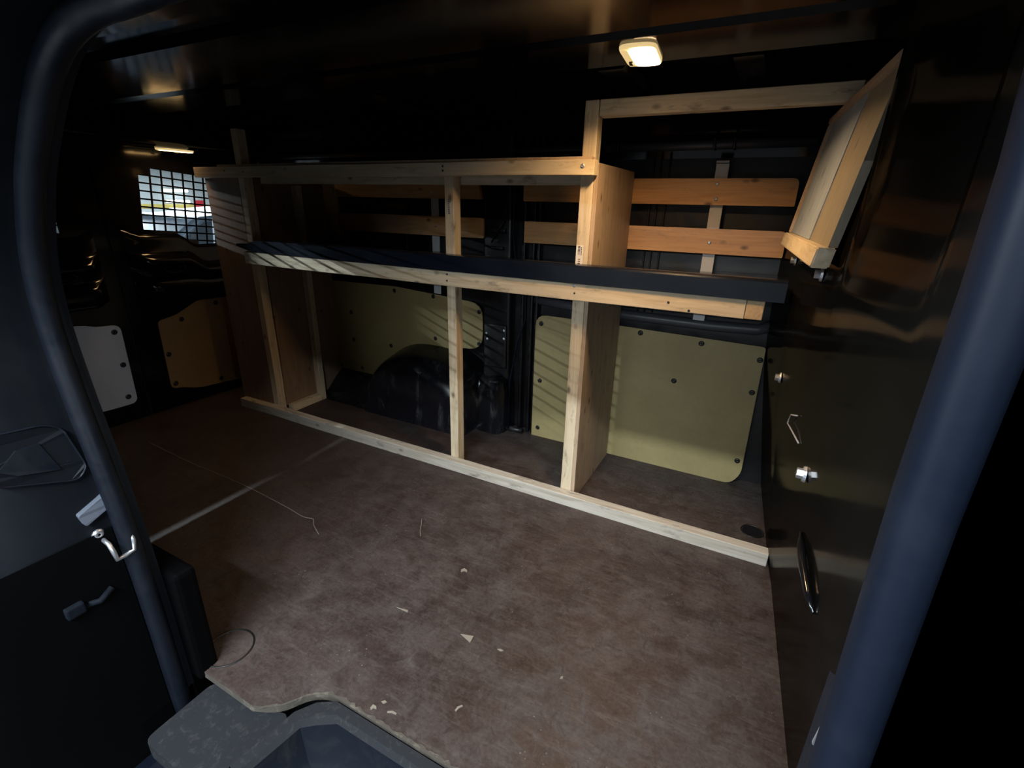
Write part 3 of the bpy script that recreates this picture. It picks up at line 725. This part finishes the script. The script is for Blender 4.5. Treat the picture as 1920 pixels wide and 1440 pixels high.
def rear_panel(d, pts, r, mat, screws, label):
    bm = plate_bm([tuple(p) for p in round_poly(pts, r)], lambda u, v, q: Vector((XR + 0.004 + q, u, v)), 0.0, 0.006)
    o = done(bm, 'lining_panel', M[mat], d); o['label'] = label
    for (y, z) in screws: screw(o, (XR + 0.010, y, z), '+x', 0.0125, M['screw_dark'], 'screw', 0.3)
rear_panel(d1, [(1.23, .442), (1.318, .457), (1.43, .51), (1.70, .505), (1.70, .03), (1.50, .055), (1.355, .064), (1.273, .094), (1.223, .102)], [.02, .02, .02, 0, 0, .05, .04, .03, .03], 'panel_rear',
           [(1.522, .485), (1.338, .432), (1.245, .274), (1.246, .122), (1.475, .081)], 'brown hardboard lining of the rear door')
rear_panel(d2, [(0.70, .50), (0.947, .478), (0.985, .463), (1.076, .456), (1.068, .085), (.96, .086), (0.70, 0.10)], [0, .02, .03, .03, .03, .03, 0], 'panel_cool_lit',
           [(1.048, .428), (1.048, .275), (1.035, .123), (0.76, 0.45), (0.76, 0.15)], 'hardboard lining of the rear door with cool light in its grey')
# rear header, corner post and sill
o = box('trim_4', -2.68, -2.40, 0.36, 1.95, 1.197, 1.40, M['paint'], None, 0.03, True); struct(o, 'black rear roof header above the barn doors', 'header')
o = box('streak_visor', -2.80, -2.66, 0.30, 1.95, 1.185, 1.22, M['paint_blue'], o, 0.008)  # unseen overhang added to narrow the light streak on the floor
o = box('trim_5', -2.70, -2.545, 0.25, 1.96, -0.35, -0.03, M['paint'], None, 0.01); struct(o, 'black rear sill under the barn doors', 'sill')
o = box('trim_6', -2.70, -2.48, 1.86, 1.96, -0.05, 1.30, M['paint'], None, 0.02); struct(o, 'black rear corner post behind the end box', 'post')
o = box('trim_7', -2.70, -2.48, 0.25, 0.44, -0.05, 1.30, M['paint'], None, 0.02); struct(o, 'black rear corner post beside the inner side wall', 'post')
o = box('trim_8', -2.565, -2.552, 1.095, 1.145, -0.05, 1.22, M['rubber'], None, 0.004); struct(o, 'black rubber strip where the barn doors meet', 'seal strip')

# ================================================================== TIMBER FRAME
YF = 1.397; YP = 1.434
fr = empty('timber_frame', (-1.05, YF, 0.0), 'pale sawn timber shelving frame standing along the side wall', 'shelf frame')
timber('bottom_rail', -2.27, 0.150, YF, YP - 0.001, 0.0, 0.044, M['pine_grey'], fr)
mr = timber('middle_rail', -2.05, -0.037, YF, YP - 0.001, 0.730, 0.780, M['pine_x'], fr)
tr = timber('top_rail', -2.30, -0.478, YF, YP - 0.001, 1.080, 1.1205, M['pine_x'], fr)
timber('top_strip', -2.15, -0.49, YF + 0.010, 1.433, 1.1206, 1.1295, M['ply_z'], fr, 0.0008, 0.0004)
timber('back_rail', -1.985, -0.530, 1.482, 1.506, 1.058, 1.118, M['pine_x'], fr)
po1 = timber('post', -2.062, -2.026, YP, 1.476, 0.0, 1.265, M['pine_z'], fr, axis=2)
po2 = timber('post', -1.005, -0.969, YP, 1.476, 0.0, 1.118, M['pine_z'], fr, axis=2)
po3 = timber('post', -0.5290, -0.4900, YP, 1.476, 0.0, 1.271, M['pine_z'], fr, axis=2)
timber('top_beam', -0.4870, 0.125, YP, 1.472, 1.230, 1.271, M['pine_x'], fr)
timber('cross_bearer', -0.036, 0.006, YF, 1.885, 0.731, 0.780, M['endgrain'], fr, axis=1)
# plywood sheets
o = box('side_panel', -0.4898, -0.478, YP + 0.004, 1.836, 0.001, 1.115, M['ply_z'], fr, 0.001); o['label'] = 'upright plywood divider panel'
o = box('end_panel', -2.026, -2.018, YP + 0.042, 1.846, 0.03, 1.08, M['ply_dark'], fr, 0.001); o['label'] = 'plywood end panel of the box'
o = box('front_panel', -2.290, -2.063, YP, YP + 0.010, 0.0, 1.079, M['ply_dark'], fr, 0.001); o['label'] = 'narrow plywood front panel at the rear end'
o = box('outer_end_panel', -2.290, -2.280, YP + 0.011, 1.846, 0.02, 1.079, M['ply_z'], fr, 0.001)
timber('batten', -2.018, -1.984, 1.660, 1.690, 0.0, 0.7805, M['pine_z'], fr, axis=2)
timber('batten', -2.018, -1.984, 1.660, 1.690, 0.793, 1.06, M['pine_z'], fr, axis=2)
timber('foot_batten', -2.018, -1.984, 1.480, 1.659, 0.0, 0.036, M['pine_y'], fr, axis=1)
# black laminated edge lying on the middle rail
bm = bmesh.new()
sec = [(1.3915, 0.7815), (1.3915, 0.829), (1.394, 0.8335), (1.399, 0.835), (1.4325, 0.835), (1.4325, 0.826), (1.403, 0.826), (1.401, 0.7815)]
xs = [-2.085, -2.06, -2.02, -1.98, -1.93, -1.5, -1.0, -0.5, 0.0, 0.048]
rings = []
for i, x in enumerate(xs):
    s = interp(x, [-2.085, -2.06, -1.98, -1.9], [0.18, 0.35, 0.75, 1.0]); l = interp(x, [-2.085, -2.02, -1.9], [0.022, 0.008, 0.0])
    rings.append([bm.verts.new((x, y, 0.7815 + (z - 0.7815) * s + l)) for y, z in sec])
for A, B in zip(rings, rings[1:]):
    for k in range(len(sec)): bm.faces.new((A[k], A[(k + 1) % len(sec)], B[(k + 1) % len(sec)], B[k]))
bm.faces.new(rings[0]); bm.faces.new(rings[-1])
o = done(bm, 'edge_profile', M['lip'], fr, True, ang=0.5); o['label'] = 'glossy black edge profile on the middle rail'
# black shelf boards resting on the middle rail, notched round the posts
def flat(u, v, d): return Vector((u, v, d))
hole = [(-1.0065, 1.4335), (-0.9675, 1.4335), (-0.9675, 1.4775), (-1.0065, 1.4775)]
o = done(plate_bm([(-2.016, 1.4775), (-2.016, 1.885), (-0.4915, 1.885), (-0.4915, 1.4775), (-0.5305, 1.4775), (-0.5305, 1.403), (-2.016, 1.403)], flat, 0.7815, 0.7925, [hole]), 'shelf_board', M['lip'], fr); o['label'] = 'black shelf board hidden behind the edge profile'
o = done(plate_bm([(-0.476, 1.403), (0.044, 1.403), (0.040, 1.885), (-0.476, 1.885)], flat, 0.7815, 0.7925), 'shelf_board', M['lip'], fr); o['label'] = 'black shelf board beside the bulkhead'
for (x, z) in ((-.513, .773), (-.511, .751), (-.977, .770), (-.978, .748), (-.233, .753), (-.176, .736)):
    screw(mr, (x, YF, z), '-y', 0.0055 if (x, z) == (-.513, .773) else 0.0036, M['zinc'] if (x, z) == (-.513, .773) else M['screw_dark'], 'screw', 0.4)
for (x, z) in ((-.512, 1.104), (-.984, 1.109), (-.984, 1.096), (-1.971, 1.10), (-2.09, 1.105)):
    screw(tr, (x, YF, z), '-y', 0.0065 if x == -.512 else 0.0036, M['zinc'] if x == -.512 else M['screw_dark'], 'screw', 0.4)
# printed label and ink stamp
o = box('label', -0.5275, -0.506, 1.4328, 1.4336, 0.828, 0.889, M['white_label'], po3, 0.0); o['label'] = 'small white barcode label'
bm = bmesh.new()
for i in range(9): box_bm(-0.522 , -0.515, 1.4323, 1.4329, 0.862 + i * 0.0028, 0.862 + i * 0.0028 + random.choice((0.0008, 0.0014, 0.0018)), 0, 1, bm)
for i in range(5): box_bm(-0.512, -0.5095, 1.4323, 1.4329, 0.860 + i * 0.0052, 0.8632 + i * 0.0052, 0, 1, bm)
for i in range(3): box_bm(-0.520, -0.513, 1.4323, 1.4329, 0.835 + i * 0.006, 0.8372 + i * 0.006, 0, 1, bm)
done(bm, 'barcode', M['black_print'], po3)
bm = bmesh.new()
for i in range(8): box_bm(-0.992, -0.984 + random.uniform(-0.003, 0.002), 1.4328, 1.4334, 0.965 + i * 0.0062, 0.9685 + i * 0.0062, 0, 1, bm)
done(bm, 'ink_stamp', M['blue_print'], po2)

# ================================================================== BOARD ON THE BULKHEAD
bd = empty('window_board', (0.06, 1.33, 0.93), 'pale framed wooden board fixed over the bulkhead window', 'board')
def bl(y, z): return sum(bulk_x(y, z + k * 0.03) for k in (-2, -1, 0, 1, 2)) / 5
PL = {}
def bpt(u, v, d):    # u along y, v height 0..1 between the two edges, d out of the bulkhead
    z = 0.935 + (1.215 - 0.935) * v
    x0 = 0.258 - 0.072 * u - (0.094 + (0.052 - 0.094) * (z - 0.935) / 0.28) - 0.004
    return Vector((x0 - d, u, z))
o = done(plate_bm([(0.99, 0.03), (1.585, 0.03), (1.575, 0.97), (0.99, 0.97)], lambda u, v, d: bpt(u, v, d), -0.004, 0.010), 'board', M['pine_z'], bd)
M['board_grey'] = wood('grey_board_wood', 'z', (0.30, 0.35, 0.42), (0.23, 0.26, 0.30), 0.45, 0.7)  # blue grey tone of the far half of the board
M['board_tan'] = wood('tan_board_wood', 'z', (0.26, 0.22, 0.165), (0.19, 0.155, 0.11), 0.5, 0.7)
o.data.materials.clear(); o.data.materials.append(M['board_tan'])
o['label'] = 'tan half of the board'
o = done(plate_bm([(1.22, 0.035), (1.58, 0.035), (1.57, 0.965), (1.20, 0.965)], lambda u, v, d: bpt(u, v, d), 0.0102, 0.012), 'grey_half', M['board_grey'], bd); o['label'] = 'blue grey half of the board'
def bbar(name, u0, u1, v0, v1, d0, d1, mat):
    bm = bmesh.new(); c = [bpt(u, v, d) for d in (d0, d1) for (u, v) in ((u0, v0), (u1, v0), (u1, v1), (u0, v1))]
    vs = [bm.verts.new(p) for p in c]
    for f in ((0, 1, 2, 3), (7, 6, 5, 4), (0, 4, 5, 1), (1, 5, 6, 2), (2, 6, 7, 3), (3, 7, 4, 0)): bm.faces.new([vs[i] for i in f])
    bmesh.ops.bevel(bm, geom=bm.edges[:], offset=0.0025, segments=2, affect='EDGES')
    return done(bm, name, M[mat], bd)
bbar('bottom_ledge', 0.98, 1.605, -0.09, 0.03, -0.002, 0.026, 'pine_y')
bbar('top_ledge', 0.98, 1.60, 0.97, 1.03, -0.002, 0.020, 'ply_z')
bbar('side_ledge', 1.588, 1.605, 0.03, 0.97, -0.002, 0.018, 'ply_z')

# ================================================================== LAMPS
def rrect(cx, cy, sx, sy, r, seg=5):
    return [tuple(p) for p in round_poly([(cx - sx / 2, cy - sy / 2), (cx + sx / 2, cy - sy / 2), (cx + sx / 2, cy + sy / 2), (cx - sx / 2, cy + sy / 2)], r, seg)]
def dome_lamp(label, loc, rot, lens_mat, sx, sy, watt):
    L = empty('dome_lamp', loc, label, 'lamp', 'dome lamps in the van roof')
    def loft(rings_, name, mat):
        bm = bmesh.new(); R = [[bm.verts.new((x, y, z)) for x, y in ring] for ring, z in rings_]
        for A, B in zip(R, R[1:]):
            for k in range(len(A)): bm.faces.new((A[k], A[(k + 1) % len(A)], B[(k + 1) % len(B)], B[k]))
        bm.faces.new(R[0]); bm.faces.new(R[-1])
        bmesh.ops.recalc_face_normals(bm, faces=bm.faces)
        me = bpy.data.meshes.new(name); bm.to_mesh(me); bm.free()
        for f in me.polygons: f.use_smooth = True
        me.set_sharp_from_angle(angle=0.9)
        return link(name, me, mat, L)
    loft([(rrect(0, 0, sx * 1.04, sy * 1.03, 0.028), 0.008), (rrect(0, 0, sx * 1.04, sy * 1.03, 0.028), 0.003), (rrect(0, 0, sx, sy, 0.026), 0.0)], 'housing', M['lens_dim'])
    loft([(rrect(sx * 0.12, 0, sx * 0.72, sy * 0.95, 0.02), 0.0), (rrect(sx * 0.12, 0, sx * 0.72, sy * 0.95, 0.02), -0.0015)], 'lens', lens_mat)
    loft([(rrect(-sx * 0.36, 0, sx * 0.19, sy * 0.86, 0.010), 0.0), (rrect(-sx * 0.36, 0, sx * 0.18, sy * 0.84, 0.010), -0.002)], 'dim_lens', M['lens_dim'])
    loft([(rrect(-sx * 0.34, sy * 0.20, sx * 0.12, sy * 0.14, 0.003), -0.001), (rrect(-sx * 0.34, sy * 0.20, sx * 0.10, sy * 0.12, 0.003), -0.006)], 'switch', M['screw_dark'])
    L.rotation_euler = rot
    al = bpy.data.lights.new('bulb', 'AREA'); al.shape = 'RECTANGLE'; al.size = sx * 0.6; al.size_y = sy * 0.85
    al.energy = watt; al.color = (1.0, 0.64, 0.31); al.spread = math.radians(150)
    ao = bpy.data.objects.new('bulb', al); COL.objects.link(ao); ao.parent = L; ao.location = (sx * 0.13, 0, -0.004)
    return L
dome_lamp('glowing warm dome lamp on the roof above the middle of the frame', (-0.318, 1.178, 1.295), (0.0, 0.0, 0.10), M['lens'], 0.072, 0.145, 5.6)
dome_lamp('glowing warm dome lamp under the rear header near the barred window', (-2.415, 1.40, 1.186), (0.0, 0.05, 0.0), M['lens_rear'], 0.085, 0.130, 0.35)

# ================================================================== LOOSE THINGS ON THE FLOOR
def chip(x, y, ln, wd, a, kind, label):
    bm = bmesh.new()
    sh = {'tri': [(-.5, 0), (.5, -.5), (.42, .5)], 'sliver': [(-.5, -.1), (.1, -.5), (.5, .2), (0, .5)], 'curl': [(-.5, -.5), (0, -.2), (.5, -.5), (.5, 0), (0, .5), (-.5, .1)]}[kind]
    ca, sa = math.cos(a), math.sin(a)
    P = [(x + ca * u * ln - sa * v * wd, y + sa * u * ln + ca * v * wd) for u, v in sh]
    plate_bm(P, lambda u, v, d: Vector((u, v, d)), 0.0006, 0.0026, bm=bm)
    return tag(done(bm, 'wood_chip', M['chip']), label, 'wood chip', 'wood chips on the van floor')
chip(-0.497, 0.756, 0.034, 0.020, 0.0, 'tri', 'largest triangular pale wood chip in the middle of the floor')
chip(-0.690, 0.748, 0.036, 0.006, 0.1, 'tri', 'long thin pale splinter left of the triangular chip')
chip(-0.406, 0.763, 0.016, 0.006, 0.1, 'sliver', 'small pale sliver right of the triangular chip')
chip(-0.561, 0.532, 0.012, 0.008, 0.2, 'sliver', 'tiny chip near the step edge, topmost of three')
chip(-0.573, 0.513, 0.012, 0.012, 0.8, 'curl', 'tiny round chip near the step edge, leftmost of three')
chip(-0.531, 0.523, 0.020, 0.006, 0.3, 'curl', 'short flat chip near the step edge, rightmost of three')
chip(-0.415, 0.597, 0.018, 0.007, 1.2, 'curl', 'curled shaving lying right of the chips by the step edge')
chip(-0.250, 0.766, 0.010, 0.006, 1.0, 'sliver', 'tiny pale chip on the floor towards the bulkhead')
chip(-0.628, 0.948, 0.018, 0.016, 0.5, 'curl', 'pale flat flake on the floor in front of the middle post')
o = done(tube_bm(catmull([(-0.885, 1.085, 0.002), (-0.868, 1.06, 0.002), (-0.850, 1.03, 0.002), (-0.832, 1.01, 0.002)], 4), 0.0012, 5), 'straw', M['thread'], None, True); tag(o, 'short curved pale straw on the floor before the bottom rail', 'straw')
th = catmull([(-2.25, 0.945, 0.0015), (-1.9, 0.93, 0.0015), (-1.6, 0.928, 0.0015), (-1.35, 0.912, 0.0015), (-1.24, 0.90, 0.0015), (-1.20, 0.907, 0.0015), (-1.17, 0.885, 0.0015), (-1.12, 0.86, 0.0015)], 6)
tag(done(tube_bm(th, 0.0014, 5), 'thread', M['thread'], None, True), 'long thin pale thread lying along the floor', 'thread')

# ================================================================== THE GARAGE OUTSIDE
gz = -0.62
o = box('ground', -16, 8, -7, 14, gz - 0.1, gz, M['garage_floor']); struct(o, 'dark concrete garage floor outside the van', 'floor')
o = box('wall_left', -16.2, -16, -7, 14, gz, 2.2, M['garage_wall']); struct(o, 'pale garage wall seen through the barred window', 'wall')
o = box('wall_outside_back', -16, 8, 14, 14.2, gz, 2.2, M['garage_floor']); struct(o, 'dark garage wall beyond the van', 'wall')
o = box('wall_outside_front', -16, 8, -7.2, -7, gz, 2.2, M['garage_floor']); struct(o, 'dark garage wall behind the viewer', 'wall')
o = box('wall_outside_right', 8, 8.2, -7, 14, gz, 2.2, M['garage_floor']); struct(o, 'dark garage wall past the cab', 'wall')
o = box('ceiling_outside', -16, 8, -7, 14, 2.16, 2.3, M['garage_floor']); struct(o, 'dark garage ceiling', 'ceiling')
band = box('wall_band', -15.99, -15.96, 7.5, 10.5, 0.66, 0.78, M['garage_yellow']); struct(band, 'yellow band painted on the garage wall', 'wall band')
for (tx, ty, ax, ln, pw) in TUBES:
    nm = {(-0.45, 'x'): 'right beside the van doorway', (0.3, 'x'): 'added as cool fill far behind the viewer', (5.0, 'y'): 'ahead of the cab', (-3.7, 'y'): 'just behind the barn doors', (-5.4, 'y'): 'in the second row behind the van', (-8.0, 'y'): 'in the third row behind the van', (-11.5, 'y'): 'nearest the far garage wall'}[(tx, ax)]
    L = empty('ceiling_light', (tx, ty, 2.16), 'fluorescent ceiling light ' + nm, 'lamp', 'garage ceiling lights')
    hx, hy = (ln / 2, 0.06) if ax == 'x' else (0.06, ln / 2)
    box('fixture', tx - hx, tx + hx, ty - hy, ty + hy, 2.115, 2.159, M['housing'], L, 0.006)
    p = [(tx - hx * .97, ty, ZT + 0.03), (tx + hx * .97, ty, ZT + 0.03)] if ax == 'x' else [(tx, ty - hy * .97, ZT + 0.03), (tx, ty + hy * .97, ZT + 0.03)]
    done(tube_bm(p, 0.014, 8), 'tube', M['tube'], L, True)
for (y, z, lab) in ((9.05, 0.86, 'lower long lamp on the garage wall'), (9.05, 1.16, 'upper long lamp on the garage wall')):
    L = empty('wall_lamp', (-15.98, y, z), lab, 'lamp', 'long lamps on the garage wall')
    box('fixture', -16.0, -15.95, y - 0.36, y + 0.36, z - 0.05, z + 0.05, M['housing'], L, 0.01)
    done(tube_bm([(-15.93, y - 0.33, z), (-15.93, y + 0.33, z)], 0.035, 8), 'tube', M['tube'], L, True)
sg = box('red_sign', -15.99, -15.95, 9.55, 9.85, 0.55, 0.90, M['red'], None, 0.01); tag(sg, 'small red sign on the garage wall', 'sign')

def car(name, cx, cy, paint, label, scale=1.0):
    """hatchback seen side-on: its length runs along y"""
    c = empty(name, (cx, cy, gz), label, 'car')
    prof = [(-2.05, 0.30), (-2.08, 0.55), (-1.98, 0.80), (-1.15, 0.98), (-0.45, 1.40), (0.35, 1.46), (1.15, 1.38), (1.75, 1.00), (2.02, 0.88), (2.08, 0.50), (2.02, 0.28)]
    wd = [0.82, 0.86, 0.85, 0.84, 0.66, 0.63, 0.64, 0.80, 0.82, 0.86, 0.82]
    bm = bmesh.new(); A = []; B = []
    for (y, z), w in zip(prof, wd): A.append(bm.verts.new((cx - w, cy + y, gz + z))); B.append(bm.verts.new((cx + w, cy + y, gz + z)))
    belt = [(-2.0, 0.78, .87), (-1.15, 0.95, .88), (1.75, 0.98, .87), (2.03, 0.85, .85)]
    n = len(prof)
    for i in range(n - 1): bm.faces.new((A[i], A[i + 1], B[i + 1], B[i]))
    bm.faces.new(A); bm.faces.new(B); bm.faces.new((A[0], B[0], B[-1], A[-1]))
    bmesh.ops.triangulate(bm, faces=[f for f in bm.faces if len(f.verts) > 4])
    bmesh.ops.bevel(bm, geom=[e for e in bm.edges if e.calc_face_angle(0) > 0.35], offset=0.05, segments=3, affect='EDGES')
    done(bm, 'body', M[paint], c, True, ang=0.5)
    for s in (-1, 1):
        for q in ([(-1.02, 1.0, .83), (-0.05, 1.02, .83), (-0.05, 1.37, .675), (-0.42, 1.35, .69)], [(0.05, 1.02, .83), (0.85, 1.03, .83), (0.85, 1.37, .675), (0.05, 1.40, .665)], [(0.95, 1.03, .83), (1.5, 1.06, .81), (1.1, 1.33, .69), (0.95, 1.36, .68)]):
            bm = bmesh.new(); f = bm.faces.new([bm.verts.new((cx + s * w * 1.005, cy + y, gz + z)) for y, z, w in q])
            r = bmesh.ops.extrude_face_region(bm, geom=[f]); bmesh.ops.translate(bm, verts=[v for v in r['geom'] if isinstance(v, bmesh.types.BMVert)], vec=(s * 0.02, 0, 0))
            done(bm, 'side_window', M['car_glass'], c)
        for y in (-1.28, 1.28):
            bm = bmesh.new(); bmesh.ops.create_cone(bm, cap_ends=True, segments=24, radius1=0.31, radius2=0.31, depth=0.2, matrix=Matrix.Translation((cx + s * 0.76, cy + y, gz + 0.31)) @ Matrix.Rotation(math.pi / 2, 4, 'Y'))
            bmesh.ops.bevel(bm, geom=[e for e in bm.edges if e.calc_face_angle(0) > 1], offset=0.03, segments=2, affect='EDGES')
            w = done(bm, 'wheel', M['tyre'], c, True, ang=0.6)
            bm = bmesh.new(); bmesh.ops.create_cone(bm, cap_ends=True, segments=20, radius1=0.2, radius2=0.17, depth=0.22, matrix=Matrix.Translation((cx + s * 0.76, cy + y, gz + 0.31)) @ Matrix.Rotation(s * math.pi / 2, 4, 'Y'))
            done(bm, 'hub', M['zinc'], w, True, ang=0.6)
    return c
car('parked_car', -6.6, 4.0, 'car_paint', 'dark grey blue car parked behind the barred window')
car('parked_car', -9.2, 5.9, 'car_paint_w', 'pale car parked further back behind the barred window')
